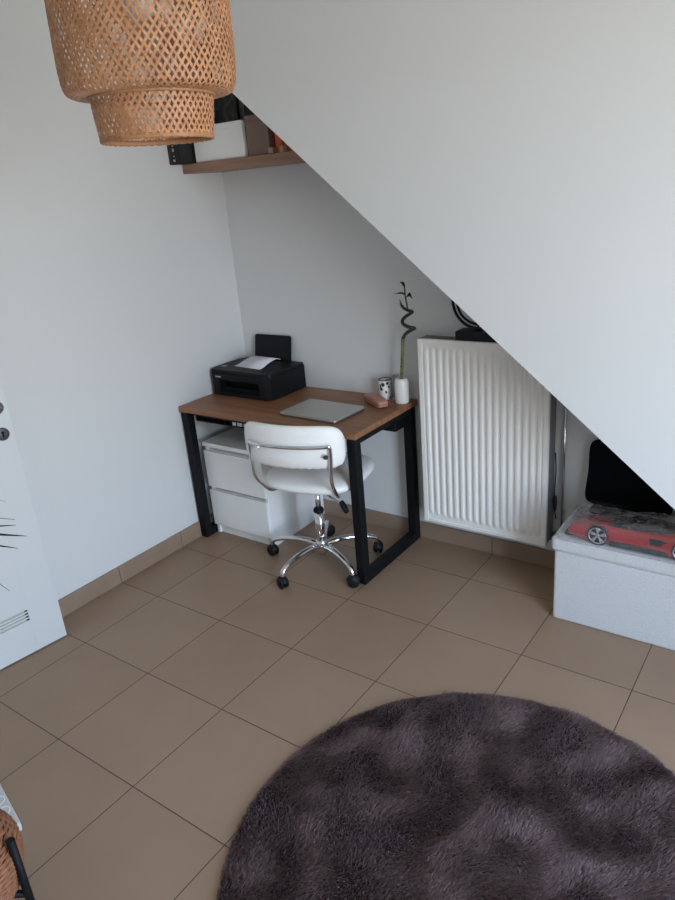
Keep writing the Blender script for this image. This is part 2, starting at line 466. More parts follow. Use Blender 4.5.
# ------------------------------------------------------------------ office chair
ch = thing('office_chair', 'white padded swivel chair with chrome base pushed up to desk', 'chair', (.792, -.460, 0), R(0))
CH_ROT = R(12)
hub = (0, 0)
for k in range(5):
    a = R(48 + 72 * k); ca, sa = math.cos(a), math.sin(a)
    path = spline([(ca * .018, sa * .018, .098), (ca * .07, sa * .07, .112), (ca * .15, sa * .15, .114), (ca * .225, sa * .225, .104), (ca * .272, sa * .272, .086), (ca * .284, sa * .284, .060)], 6)
    n = len(path); bm = new_bm()
    ring_tube(bm, path, [.019 - .007 * i / (n - 1) for i in range(n)], 12, squash=.8)
    obj('base_leg', bm, M['chrome'], ch)
    # caster: fork + two wheels, trailing direction varied
    b = R((20, 150, 80, 250, 310)[k]); r0 = .284
    c = bpy.data.objects.new('caster', None)
    bm = new_bm()
    lathe(bm, [(.0, .062), (.012, .062), (.013, .05), (.012, .045)], 12)
    ring_tube(bm, [(-.017, 0, .03), (.017, 0, .03)], .007, 8)
    for i in range(9):
        pass
    ring_tube(bm, [Vector((0, .029 * math.cos(R(t)), .027 + .029 * math.sin(R(t)))) for t in range(15, 166, 10)], .0145, 10, squash=.45)
    cst = obj('caster', bm, M['blackp'], ch, loc=(ca * r0, sa * r0, 0), rot=(0, 0, b))
    for s in (-1, 1):
        bm = new_bm()
        lathe(bm, [(.0, -.009), (.020, -.009), (.026, -.006), (.0285, -.002), (.0285, .002), (.026, .006), (.020, .009), (.0, .009)], 24, (s * .013, 0, .0285), 'x')
        obj('wheel', bm, M['blackp'], cst)
bm = new_bm()
lathe(bm, [(.0, .052), (.022, .052), (.030, .066), (.032, .09), (.031, .118), (.026, .128), (.023, .13)], 24); obj('hub', bm, M['chrome'], ch)
bm = new_bm(); lathe(bm, [(.0, .12), (.0225, .12), (.0225, .285), (.0, .285)], 24); obj('column_sleeve', bm, M['chrome'], ch)
bm = new_bm(); lathe(bm, [(.0, .281), (.0255, .281), (.0265, .289), (.023, .298), (.0, .299)], 24); obj('collar', bm, M['blackp'], ch)
bm = new_bm(); lathe(bm, [(.0, .27), (.0135, .27), (.0135, .405), (.0, .405)], 20); obj('gas_rod', bm, M['chrome'], ch)
upper = []
def rz(x, y, z, a=CH_ROT): return (x * math.cos(a) - y * math.sin(a), x * math.sin(a) + y * math.cos(a), z)
bm = new_bm(); box(bm, -.09, .09, -.09, .10, .424, .440, .004)
box(bm, -.03, .03, -.03, .03, .40, .426, .003)
obj('seat_plate', bm, M['blackp'], ch, rot=(0, 0, CH_ROT))
# seat cushion
def cushion(hx, hy, hz, n=40, m=14, px=4., pz=2.4, crown=0.):
    bm = new_bm(); rings = []
    for j in range(1, m):
        v = -PI / 2 + PI * j / m
        cz = math.copysign(abs(math.sin(v)) ** (2 / pz), math.sin(v)); cr = abs(math.cos(v)) ** (2 / pz)
        ring = []
        for i in range(n):
            t = 2 * PI * i / n
            x = math.copysign(abs(math.cos(t)) ** (2 / px), math.cos(t)) * cr
            y = math.copysign(abs(math.sin(t)) ** (2 / px), math.sin(t)) * cr
            ring.append(bm.verts.new((hx * x, hy * y, hz * cz * (1 + crown * (1 - x * x) * (1 - y * y)))))
        rings.append(ring)
    lo = bm.verts.new((0, 0, -hz * (1 + crown))); hi = bm.verts.new((0, 0, hz * (1 + crown)))
    for A, B in zip(rings, rings[1:]):
        for i in range(n):
            f_ = bm.faces.new((A[i], A[(i + 1) % n], B[(i + 1) % n], B[i])); f_.smooth = True
    for i in range(n):
        f_ = bm.faces.new((lo, rings[0][(i + 1) % n], rings[0][i])); f_.smooth = True
        f_ = bm.faces.new((hi, rings[-1][i], rings[-1][(i + 1) % n])); f_.smooth = True
    return bm
bm = cushion(.242, .232, .040, 56, 16, 3.0, 2.6, .10)
bmesh.ops.translate(bm, vec=(.012, .036, .478), verts=bm.verts)
obj('seat', bm, M['leather'], ch, rot=(0, 0, CH_ROT))
# curved backrest
BR, BHALF, BY = .38, R(40), .128
BZ = .710
def back_pt(u, rad_off, z):        # u in -1..1 along the arc
    a = -PI / 2 + u * BHALF
    return Vector(((BR + rad_off) * math.cos(a), BY + (BR + rad_off) * math.sin(a), z))
bm = new_bm(); nu, nv = 48, 24; rings = []
for i in range(nu + 1):
    u = -1 + 2 * i / nu
    e = max(0., 1 - abs(u) ** 7) ** .42
    ez = .62 + .38 * e if abs(u) < 1 else .62
    hh = .098 * max(.05, (1 - abs(u) ** 9)) ** .35
    th = .026 * max(.04, e)
    ring = []
    for k in range(nv):
        t = 2 * PI * k / nv
        cr = math.copysign(abs(math.cos(t)) ** .85, math.cos(t)) * th
        cz = math.copysign(abs(math.sin(t)) ** .62, math.sin(t)) * hh
        # the lower edge puckers slightly
        puck = .002 * math.sin(u * 46) if cz < -hh * .6 else 0
        ring.append(bm.verts.new(back_pt(u, cr, BZ + cz + puck - .012 * u * u)))
    rings.append(ring)
for A, B in zip(rings, rings[1:]):
    for k in range(nv):
        f_ = bm.faces.new((A[k], A[(k + 1) % nv], B[(k + 1) % nv], B[k])); f_.smooth = True
bm.faces.new(rings[0]); bm.faces.new(list(reversed(rings[-1])))
bk_o = obj('backrest', bm, M['leather'], ch, rot=(0, 0, CH_ROT))
# chrome hoop from seat side round the back to the other side
zb = BZ + .012
arc = [back_pt(u, .037, zb - .008 * u * u) for u in np.linspace(-.66, .72, 25)]
def leg_side(s):
    e = back_pt(-.66 if s < 0 else .72, .037, zb - .006)
    return [Vector((s * .10, -.06, .428)), Vector((s * .16, -.10, .430)), Vector((e.x * .89, -.145, .445)), Vector((e.x * .93, -.185, .485)), Vector((e.x * .97, e.y + .006, .56)), Vector((e.x * 1.01, e.y + .004, zb - .045))]
path = spline(leg_side(-1) + arc + list(reversed(leg_side(1))), 5)
bm = new_bm(); ring_tube(bm, path, .0085, 12)
obj('back_frame', bm, M['chrome'], ch, rot=(0, 0, CH_ROT))
for u, dz in ((-.45, 0.), (.66, -.030)):
    bm = new_bm()
    p = back_pt(u, .020, zb - .016 + dz); q_ = back_pt(u, .042, zb - .016 + dz)
    ring_tube(bm, [p, q_], .0075, 12)
    ring_tube(bm, [q_, q_ + (q_ - p).normalized() * .004], .011, 12)
    obj('bolt', bm, M['chrome'], bk_o)
bm = new_bm()
ring_tube(bm, [(.05, -.06, .418), (.16, -.13, .416), (.208, -.165, .412)], .005, 8)
lv = obj('lever_rod', bm, M['chrome'], ch, rot=(0, 0, CH_ROT))
bm = new_bm()
pts = spline([(.198, -.158, .428), (.215, -.170, .410), (.235, -.185, .392)], 5)
ring_tube(bm, pts, [.008 + .006 * math.sin(PI * (.15 + .7 * i / (len(pts) - 1))) for i in range(len(pts))], 12)
obj('lever_knob', bm, M['blackp'], lv)

# ------------------------------------------------------------------ printer
px, py = .223, -.160
pr = thing('printer', 'black inkjet printer on the left end of the desk', 'printer', (px, py, TZ))
hw, hd, ph = .213, .150, .122
def prism(bm, pts, z0, z1, top_scale=1., cxy=(0, 0)):
    lo = [bm.verts.new((x, y, z0)) for x, y in pts]
    hi = [bm.verts.new((cxy[0] + (x - cxy[0]) * top_scale, cxy[1] + (y - cxy[1]) * top_scale, z1)) for x, y in pts]
    n = len(pts); bm.faces.new(list(reversed(lo))); bm.faces.new(hi)
    for i in range(n):
        j = (i + 1) % n; bm.faces.new((lo[i], lo[j], hi[j], hi[i]))
def rrect(x0, x1, y0, y1, r, n=6):
    out = []
    for cx_, cy_, a0 in ((x1 - r, y1 - r, 0), (x0 + r, y1 - r, 90), (x0 + r, y0 + r, 180), (x1 - r, y0 + r, 270)):
        for k in range(n + 1):
            a = R(a0 + 90 * k / n); out.append((cx_ + r * math.cos(a), cy_ + r * math.sin(a)))
    return out
bm = new_bm()
# body built around a front mouth
mx0, mx1, mz0, mz1 = -.14, .135, .022, .088
prism(bm, rrect(-hw, hw, -hd + .05, hd, .02), 0.004, ph)
prism(bm, [(-hw, -hd + .06), (-hw, -hd + .03), (-hw + .025, -hd), (mx0, -hd), (mx0, -hd + .06)], .004, ph)
prism(bm, [(mx1, -hd + .06), (mx1, -hd), (hw - .035, -hd), (hw - .008, -hd + .02), (hw, -hd + .06)], .004, ph)
prism(bm, [(mx0, -hd + .06), (mx0, -hd), (mx1, -hd), (mx1, -hd + .06)], .004, mz0)
prism(bm, [(mx0, -hd + .06), (mx0, -hd), (mx1, -hd), (mx1, -hd + .06)], mz1, ph)
obj('printer_body', bm, M['print'], pr)
bm = new_bm(); box(bm, mx0 + .002, mx1 - .002, -hd + .047, -hd + .049, mz0, mz1)
for k in range(4): box(bm, mx0 + .01, mx1 - .01, -hd + .012 + .01 * k, -hd + .014 + .01 * k, mz0, mz0 + .004)
box(bm, mx0 + .004, mx1 - .004, -hd + .004, -hd + .01, mz0, mz0 + .028, .002)
obj('output_tray', bm, M['printd'], pr)
bm = new_bm(); prism(bm, rrect(-hw + .002, hw - .002, -hd + .004, hd - .045, .022), ph + .002, ph + .018, .985)
obj('scanner_lid', bm, M['print'], pr)
bm = new_bm(); prism(bm, rrect(-hw + .01, hw - .01, hd - .044, hd - .002, .01), ph, ph + .012)
obj('rear_cover', bm, M['print'], pr)
bm = new_bm()
pts = rrect(-.115, .140, 0, .142, .014)
lo = [bm.verts.new((x, hd - .034 + z * .18, ph + .008 + z)) for x, z in pts]
hi = [bm.verts.new((x, hd - .030 + z * .18, ph + .008 + z)) for x, z in pts]
bm.faces.new(lo); bm.faces.new(list(reversed(hi)))
for i in range(len(pts)):
    j = (i + 1) % len(pts); bm.faces.new((lo[i], hi[i], hi[j], lo[j]))
obj('paper_rest', bm, M['print'], pr)
bm = new_bm(); box(bm, -.165, -.125, -hd - .0008, -hd + .001, .1, .107); obj('front_badge', bm, M['print_white'], pr)
bm = new_bm(); prism(bm, rrect(-.185, -.150, -.085, -.06, .006), ph + .018, ph + .0195); obj('button', bm, M['steel'], pr)
# the sheet curling forward out of the rear feed over the lid
bm = new_bm(); prof = spline([(0, .112, .150), (0, .098, .159), (0, .072, .163), (0, .035, .161), (0, -.005, .153), (0, -.035, .145), (0, -.065, .1415)], 5)
n = len(prof); ra = []; rb = []
for i, p in enumerate(prof):
    s = i / (n - 1)
    ra.append((bm.verts.new((-.092 - .010 * s, p.y, p.z)), bm.verts.new((.075 + .020 * s, p.y - .004 * s, p.z + .0003))))
for (a, b_), (c, d) in zip(ra, ra[1:]):
    f_ = bm.faces.new((a, b_, d, c)); f_.smooth = True
o = obj('sheet_of_paper', bm, M['paper'], None, fix=False, loc=(px + .0, py, TZ), rot=(0, 0, R(-4)))
md = o.modifiers.new('s', 'SOLIDIFY'); md.thickness = .0008; md.offset = 1
tag(o, 'white sheet of paper curling over the lid of the printer', 'paper')

# ------------------------------------------------------------------ things on the desk
lp = thing('laptop', 'closed silver laptop lying on the desk behind the chair', 'laptop', (.786, -.354, TZ), R(-2))
bm = new_bm(); prism(bm, rrect(-.166, .166, -.116, .116, .008), .002, .0085); obj('laptop_base', bm, M['silverd'], lp)
bm = new_bm(); prism(bm, rrect(-.166, .166, -.116, .116, .008), .0095, .018, .997); obj('laptop_lid', bm, M['silver'], lp)
bm = new_bm(); box(bm, -.13, .13, .106, .117, .0078, .0105); obj('hinge', bm, M['blackp'], lp)
for sx in (-.14, .14):
    for sy in (-.09, .09):
        bm = new_bm(); lathe(bm, [(.008, 0), (.008, .0025)], 12, (sx, sy, 0)); obj('foot_pad', bm, M['blackp'], lp)

# glasses case: rounded long box with flap
bm = cushion(.092, .029, .019, 48, 16, 6.0, 4.0)
bmesh.ops.translate(bm, vec=(0, 0, .0195), verts=bm.verts)
for v in bm.verts:
    if v.co.z > .03: v.co.z += .006 * (1 - abs(v.co.x) / .09)
gc = thing('glasses_case', 'tan pink rounded leather case in front of the spotted mug', 'case', (.957, -.148, TZ), R(-33))
obj('case_body', bm, M['case'], gc)
bm = new_bm()
ring_tube(bm, [Vector((.0922 * math.copysign(abs(math.cos(t)) ** .34, math.cos(t)), .0292 * math.copysign(abs(math.sin(t)) ** .34, math.sin(t)), .0215)) for t in np.linspace(0, 2 * PI, 48, endpoint=False)], .0013, 6, closed=True)
obj('seam', bm, M['bookb'], gc)

mg = thing('mug', 'white tumbler with black spots and dark rim near the wall', 'mug', (.954, -.052, TZ))
bm = new_bm(); lathe(bm, [(.0, .0), (.026, .0), (.028, .004), (.031, .098), (.028, .098), (.026, .008), (.0, .008)], 32, caps=False); obj('mug_body', bm, M['spots'], mg)
bm = new_bm()
ring_tube(bm, [Vector((.0297 * math.cos(t), .0297 * math.sin(t), .0985)) for t in np.linspace(0, 2 * PI, 32, endpoint=False)], .0025, 8, closed=True); obj('rim', bm, M['bookk'], mg)

gl = thing('glass_jar', 'small clear glass jar between the spotted mug and vase', 'jar', (1.003, -.032, TZ))
bm = new_bm(); lathe(bm, [(.0, .006), (.020, .006), (.022, .012), (.022, .085), (.016, .1), (.016, .118), (.014, .118), (.014, .1), (.020, .084), (.020, .014), (.0, .01)], 24, caps=False); obj('jar_glass', bm, M['tumbler'], gl)
bm = new_bm(); lathe(bm, [(.0, .0), (.025, .0), (.026, .003), (.025, .006), (.0, .006)], 24); obj('jar_base', bm, M['greywhite'], gl)

vs = thing('vase', 'narrow white ceramic vase at the right end of desk', 'vase', (1.066, -.083, TZ))
bm = new_bm(); lathe(bm, [(.0, 0), (.028, 0), (.033, .006), (.034, .02), (.034, .098), (.032, .112), (.027, .121), (.022, .124), (.019, .122), (.019, .10), (.0, .10)], 40, caps=False); obj('vase_body', bm, M['ceram'], vs)
bm = new_bm(); lathe(bm, [(.0, .103), (.0185, .103), (.0185, .112), (.0, .114)], 20); obj('soil', bm, M['soil'], vs)

bb = thing('lucky_bamboo', 'thin spiral bamboo stalk standing in the white vase', 'plant', (1.066, -.083, TZ + .114))
ox, oy, oz = 1.066, -.083, TZ + .114
st = [(1.068, -.083, .864), (1.074, -.083, .93), (1.083, -.085, 1.013), (1.085, -.083, 1.06)]
bm = new_bm()
ring_tube(bm, [(x - ox, y - oy, z - oz) for x, y, z in spline(st, 6)], .0078, 12); s1 = obj('stalk', bm, M['stem'], bb)
for z in (.895, .93, .965, 1.0, 1.035):
    t = (z - .864) / .196; x = 1.068 + .017 * t
    bm = new_bm(); lathe(bm, [(.0078, -.0022), (.0092, 0), (.0078, .0022)], 12, (x - ox, 0, z - oz), caps=False)
    obj('stalk_node', bm, M['node'], s1)
sp = [(1.085, -.083, 1.06), (1.093, -.070, 1.080), (1.112, -.062, 1.095), (1.136, -.068, 1.106), (1.150, -.086, 1.114), (1.132, -.104, 1.122),
      (1.104, -.103, 1.134), (1.092, -.088, 1.149), (1.102, -.071, 1.164), (1.122, -.066, 1.176), (1.141, -.082, 1.187), (1.128, -.097, 1.196), (1.106, -.095, 1.204), (1.092, -.086, 1.212)]
bm = new_bm(); pts = spline(sp, 6); n = len(pts)
ring_tube(bm, [Vector(p) - Vector((ox, oy, oz)) for p in pts], [.0085 - .0015 * i / n for i in range(n)], 10)
obj('spiral_stalk', bm, M['stemd'], bb)
bm = new_bm(); ring_tube(bm, [Vector(p) - Vector((ox, oy, oz)) for p in [(1.092, -.086, 1.21), (1.086, -.086, 1.218), (1.083, -.086, 1.232), (1.080, -.086, 1.242)]], [.0065, .0055, .003, .001], 8)
obj('dry_tip', bm, M['budb'], bb)
bm = new_bm(); ring_tube(bm, [Vector(p) - Vector((ox, oy, oz)) for p in spline([(1.119, -.085, 1.200), (1.116, -.085, 1.22), (1.112, -.085, 1.244), (1.109, -.085, 1.271), (1.109, -.085, 1.292)], 5)], .0036, 8)
obj('shoot', bm, M['stemd'], bb)
def leaf(bm, pts, wid, axis=Vector((0, 1, 0))):
    P = spline(pts, 6); n = len(P); L = []
    for i, p in enumerate(P):
        s = i / (n - 1); w = wid * min(1, (1 - s) * 2.2) * min(1, .35 + s * 4) * .85 + .0003
        L.append((bm.verts.new(p - axis * w), bm.verts.new(p + axis * w + Vector((0, 0, w * .3)))))
    for (a, b_), (c, d) in zip(L, L[1:]):
        f_ = bm.faces.new((a, b_, d, c)); f_.smooth = True
def leaf_obj(name, pts, wid, m, parent, off, axis=Vector((0, 1, 0))):
    bm = new_bm(); leaf(bm, [Vector(p) - Vector(off) for p in pts], wid, axis)
    o = obj(name, bm, m, parent, fix=False)
    md = o.modifiers.new('s', 'SOLIDIFY'); md.thickness = .0008
    return o
OF = (ox, oy, oz)
ax1 = Vector((.35, .3, .85)).normalized()
leaf_obj('leaf', [(1.109, -.085, 1.288), (1.108, -.086, 1.303), (1.098, -.087, 1.316), (1.086, -.088, 1.318)], .007, M['leafd'], bb, OF, ax1)
leaf_obj('leaf', [(1.110, -.085, 1.262), (1.095, -.088, 1.270), (1.078, -.09, 1.270), (1.058, -.092, 1.267)], .004, M['leafd'], bb, OF, ax1)
leaf_obj('leaf', [(1.112, -.085, 1.245), (1.122, -.085, 1.259), (1.134, -.085, 1.262), (1.146, -.086, 1.246)], .010, M['leafd'], bb, OF, ax1)

# ------------------------------------------------------------------ radiator
RX0, RX1, RYF, RYB, RZ0, RZ1 = 1.188, 1.795, -.132, -.03, .172, 1.077
rd = thing('radiator', 'tall white ribbed panel radiator on the wall right of desk', 'radiator', ((RX0 + RX1) / 2, 0, 0))
rcx = (RX0 + RX1) / 2
bm = new_bm(); hwx = (RX1 - RX0) / 2
nx, nz = 17 * 12 + 1, 30
x0, x1 = -hwx + .022, hwx - .022
zs = [RZ0 + .016, RZ0 + .030] + [RZ0 + .036 + (.03) * i / 5 for i in range(6)] + [RZ0 + .1 + (RZ1 - RZ0 - .2) * i / 8 for i in range(9)] + [RZ1 - .066 + .03 * i / 5 for i in range(6)] + [RZ1 - .030, RZ1 - .016]
grid = []
for z in zs:
    row = []
    e = min(z - (RZ0 + .034), (RZ1 - .034) - z) / .032
    amp = max(0., min(1., e)); amp = amp * amp * (3 - 2 * amp)
    for i in range(nx):
        t = i / (nx - 1) * 17
        ph_ = t - math.floor(t)
        w = .5 - .5 * math.cos(2 * PI * ph_)
        w = max(0, min(1, (w - .22) / .5)); w = w * w * (3 - 2 * w)
        row.append(bm.verts.new((x0 + (x1 - x0) * i / (nx - 1), RYF + .008 - .008 * w * amp, z)))
    grid.append(row)
for A, B in zip(grid, grid[1:]):
    for i in range(nx - 1):
        f_ = bm.faces.new((A[i], A[i + 1], B[i + 1], B[i])); f_.smooth = True
# frame around ribs
yb = RYF + .008
box(bm, -hwx, x0, RYF + .001, RYF + .02, RZ0, RZ1, .002, 2); box(bm, x1, hwx, RYF + .001, RYF + .02, RZ0, RZ1, .002, 2)
box(bm, x0 - .001, x1 + .001, RYF + .003, RYF + .02, RZ0, RZ0 + .0162, .0015, 1); box(bm, x0 - .001, x1 + .001, RYF + .003, RYF + .02, RZ1 - .0162, RZ1, .0015, 1)
obj('front_panel', bm, M['whitem'], rd, fix=False)
bm = new_bm(); box(bm, -hwx + .004, hwx - .004, RYB - .012, RYB, RZ0, RZ1 - .002, .003, 1)
obj('rear_panel', bm, M['whitem'], rd)
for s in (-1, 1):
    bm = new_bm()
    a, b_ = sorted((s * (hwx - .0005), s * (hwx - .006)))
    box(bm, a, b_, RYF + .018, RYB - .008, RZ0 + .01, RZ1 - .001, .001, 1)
    obj('side_cover', bm, M['radside_shade'], rd)
bm = new_bm()
box(bm, -hwx + .006, hwx - .006, RYF + .018, RYF + .024, RZ1 - .012, RZ1 - .001); box(bm, -hwx + .006, hwx - .006, RYB - .018, RYB - .012, RZ1 - .012, RZ1 - .001)
for k in range(34):
    x = -hwx + .012 + (2 * hwx - .024) * k / 33
    box(bm, x - .0045, x + .0045, RYF + .022, RYB - .014, RZ1 - .010, RZ1 - .003)
obj('top_grille', bm, M['radtop'], rd)
bm = new_bm()
ring_tube(bm, [(hwx - .02, RYB - .03, RZ0 + .012), (hwx + .03, RYB - .03, RZ0 + .012)], .009, 10)
lathe(bm, [(.0, -.002), (.016, -.002), (.017, .03), (.012, .036), (.0, .036)], 16, (hwx + .024, RYB - .03, RZ0 + .012))
obj('valve', bm, M['steel'], rd)
for s in (-.6, .6):
    bm = new_bm(); box(bm, s * hwx - .012, s * hwx + .012, RYB - .001, -.001, RZ0 + .15, RZ1 - .12, .002, 1); obj('wall_bracket', bm, M['whitem'], rd)

# pipe and cable to the right of the radiator
bm = new_bm(); px0 = 1.828
ring_tube(bm, [(px0, -.020, .089), (px0, -.020, 1.07)], .0065, 12)
pp = obj('heating_pipe', bm, M['chrome']); tag(pp, 'thin bare metal pipe rising up the wall right of radiator', 'pipe')
for z in (.30, .80):
    bm = new_bm(); box(bm, px0 - .010, px0 + .010, -.016, -.0005, z - .006, z + .006, .001, 1); obj('pipe_clip', bm, M['greywhite'], pp)
bm = new_bm()
cpts = spline([(1.804, -.06, .60), (1.807, -.06, .55), (1.808, -.06, .52), (1.806, -.06, .45), (1.805, -.06, .39), (1.807, -.06, .33), (1.815, -.06, .285)], 8)
ring_tube(bm, cpts, .0028, 8)
cb_ = obj('power_cable', bm, M['cable']); tag(cb_, 'black cable hanging beside the right side of the radiator', 'cable')
bm = new_bm(); ring_tube(bm, spline([(1.809, -.062, .40), (1.8085, -.062, .37), (1.810, -.062, .32)], 4), [.003, .006, .008, .009, .010, .009, .008, .006, .003], 10)
obj('inline_switch', bm, M['cable'], cb_)

# open double black ring on a block, standing on the radiator
mr = thing('ring_ornament', 'black double ring on a block base standing atop the radiator', 'ornament', (1.46, -.078, RZ1))
bm = new_bm(); box(bm, -.092, .090, -.040, .042, 0, .040, .004, 2); obj('base', bm, M['blackp'], mr)
MC = (0.0, .0, .165)
for nm, rr, th in (('outer_ring', .118, .0065), ('inner_ring', .099, .0055)):
    bm = new_bm()
    ring_tube(bm, [Vector((MC[0] + rr * math.cos(t), 0, MC[2] + rr * math.sin(t))) for t in np.linspace(0, 2 * PI, 56, endpoint=False)], th, 10, closed=True)
    obj(nm, bm, M['blackp'], mr)
for k in range(3):
    a = R(-90 + 120 * k); bm = new_bm()
    ring_tube(bm, [(MC[0] + .1 * math.cos(a), 0, MC[2] + .1 * math.sin(a)), (MC[0] + (.128 if k == 0 else .117) * math.cos(a), 0, MC[2] + (.128 if k == 0 else .117) * math.sin(a))], .004, 8)
    obj('ring_support', bm, M['blackp'], mr)

# ------------------------------------------------------------------ ottoman and what lies on it
OX0, OX1, OYF, OYB, OZ = 1.914, 2.674, -.392, -.012, .382
ot = thing('storage_ottoman', 'pale grey fleecy storage box bench under the sloping wall', 'storage box', ((OX0 + OX1) / 2, (OYF + OYB) / 2, 0))
ocx, ocy = (OX0 + OX1) / 2, (OYF + OYB) / 2
# the slope reaches low on the right, so the bench ends where it meets it
bm = new_bm(); box(bm, OX0 - ocx + .006, OX1 - ocx - .006, OYF - ocy + .006, OYB - ocy, 0, .317, .010, 3)
obj('box_body', bm, M['boucle'], ot)
bm = new_bm(); box(bm, OX0 - ocx - .006, OX1 - ocx, OYF - ocy - .008, OYB - ocy + .004, .319, OZ, .018, 4)
obj('lid', bm, M['boucle'], ot)

bm = cushion(.175, .042, .145, 64, 22, 8., 6.)
for v in bm.verts:
    tx, tz = abs(v.co.x) / .175, abs(v.co.z) / .14
    k = 1 + .06 * (tx * tz) ** 3 - .03 * (1 - tx * tz)
    v.co.y *= max(.02, (1 - tx ** 2.2) * (1 - tz ** 2.2)) ** .6
    v.co.x *= k; v.co.z *= k
o = obj('cushion', bm, M['velvet'], None, loc=(2.112, -.049, OZ + .150), rot=(R(-6), R(1.5), 0))
tag(o, 'plain black square cushion leaning on the wall behind the toy car', 'cushion')
bm = new_bm()

# toy car
car = thing('toy_car', 'red toy sports car in a clear plastic bag on bench', 'toy car', (2.213, -.330, OZ + .001), 0)
car.scale = (1.22, .62, 1.22)
# local: nose towards -x
stn = [(-.205, .052, .018, .030), (-.198, .070, .013, .040), (-.18, .083, .012, .048), (-.14, .092, .012, .058), (-.10, .094, .012, .064), (-.05, .090, .012, .066),
       (0., .088, .012, .067), (.06, .090, .012, .070), (.11, .096, .012, .078), (.16, .097, .013, .079), (.195, .090, .018, .076), (.208, .080, .030, .070)]
bm = new_bm(); rings = []
for x, hw_, zb_, zt_ in stn:
    sec = [(-hw_ * .94, zb_), (-hw_, zb_ + .012), (-hw_ * 1.0, zb_ + (zt_ - zb_) * .55), (-hw_ * .93, zt_ - .008), (-hw_ * .80, zt_), (-hw_ * .4, zt_ + .001), (0, zt_ - .001),
           (hw_ * .4, zt_ + .001), (hw_ * .80, zt_), (hw_ * .93, zt_ - .008), (hw_, zb_ + (zt_ - zb_) * .55), (hw_, zb_ + .012), (hw_ * .94, zb_)]
    rings.append([bm.verts.new((x, y, z)) for y, z in sec])
for A, B in zip(rings, rings[1:]):
    for k in range(len(A)):
        j = (k + 1) % len(A); f_ = bm.faces.new((A[k], A[j], B[j], B[k])); f_.smooth = True
bm.faces.new(rings[0]); bm.faces.new(list(reversed(rings[-1])))
cbod = obj('car_body', bm, M['red'], car)
bm = new_bm(); rings = []
for x, hw_, zt_ in ((-.075, .070, .066), (-.02, .068, .083), (.02, .064, .088), (.07, .062, .088), (.12, .062, .081), (.17, .06, .077)):
    rings.append([bm.verts.new((x, y, z)) for y, z in ((-hw_, .064), (-hw_ * .97, .064 + (zt_ - .064) * .4), (-hw_ * .78, zt_), (0, zt_ + .003), (hw_ * .78, zt_), (hw_ * .97, .064 + (zt_ - .064) * .4), (hw_, .064))])
for A, B in zip(rings, rings[1:]):
    for k in range(len(A) - 1):
        f_ = bm.faces.new((A[k], A[k + 1], B[k + 1], B[k])); f_.smooth = True
bm.faces.new(rings[0]); bm.faces.new(list(reversed(rings[-1])))
obj('windows', bm, M['glassd'], car)
bm = new_bm()
rings = []
for x, zt_ in ((-.012, .089), (.02, .0925), (.07, .0925), (.10, .087)):
    rings.append([bm.verts.new((x, y, z)) for y, z in ((-.048, zt_ - .003), (0, zt_ + .001), (.048, zt_ - .003))])
for A, B in zip(rings, rings[1:]):
    for k in range(2): bm.faces.new((A[k], A[k + 1], B[k + 1], B[k]))
rf = obj('roof', bm, M['glassd'], car, fix=False); md = rf.modifiers.new('s', 'SOLIDIFY'); md.thickness = .003
for s in (-1, 1):
    a, b_ = sorted((s * .084, s * .0955)); bm = new_bm(); box(bm, -.068, .100, a, b_, .006, .024, .003, 1); obj('side_skirt', bm, M['tyre'], car)
    a, b_ = sorted((s * .0845, s * .0925)); bm = new_bm(); box(bm, .045, .10, a, b_, .034, .058, .004, 1); obj('air_intake', bm, M['tyre'], car)
bm = new_bm(); box(bm, -.214, -.185, -.066, .066, .006, .014, .003, 1); obj('front_splitter', bm, M['tyre'], car)
bm = new_bm()
box(bm, .185, .205, -.085, .085, .096, .100, .001, 1)
for s in (-.05, .05): box(bm, .188, .198, s - .004, s + .004, .070, .097)
obj('rear_wing', bm, M['red'], car)
for wx in (-.105, .140):
    for s in (-1, 1):
        bm = new_bm(); wr = .0335; yc = s * .088
        lathe(bm, [(wr * .84, -.015), (wr * .94, -.0145), (wr, -.009), (wr, .009), (wr * .94, .0145), (wr * .84, .015)], 36, (wx, yc, wr), 'y', caps=False)
        w = obj('wheel', bm, M['tyre'], car)
        bm = new_bm()
        yo = yc + s * .0125
        lathe(bm, [(wr * .86, -.001), (wr * .74, 0), (wr * .74, .001)], 36, (wx, yo, wr), 'y', caps=False)
        ring_tube(bm, [Vector((wx + wr * .82 * math.cos(t), yo, wr + wr * .82 * math.sin(t))) for t in np.linspace(0, 2 * PI, 36, endpoint=False)], .0020, 6, closed=True)
        for k in range(5):
            t = R(90 + 72 * k)
            for dt in (-.16, .16):
                ring_tube(bm, [(wx + .004 * math.cos(t), yo, wr + .004 * math.sin(t)), (wx + wr * .80 * math.cos(t + dt), yo, wr + wr * .80 * math.sin(t + dt))], .0024, 6)
        lathe(bm, [(.0, -.003), (.007, -.003), (.006, .003), (.0, .003)], 16, (wx, yo, wr), 'y')
        obj('rim', bm, M['rim'], w)
        bm = new_bm(); lathe(bm, [(.0, -.001), (wr * .85, -.001), (wr * .85, .001), (.0, .001)], 28, (wx, yc + s * .0088, wr), 'y'); obj('wheel_back', bm, M['printd'], w)
# black remote in the same bag
rc = thing('remote_control', 'small flat black remote in the plastic bag by black cushion', 'remote', (2.048, -.120, OZ + .002), R(-3))
bm = new_bm(); box(bm, -.068, .068, -.024, .024, 0, .024, .005, 2); obj('case', bm, M['blackp'], rc)
for kx in (-.035, .035):
    bm = new_bm(); lathe(bm, [(.0, .024), (.012, .024), (.013, .03), (.009, .036), (.0, .037)], 16, (kx, 0, 0)); obj('control_knob', bm, M['tyre'], rc)

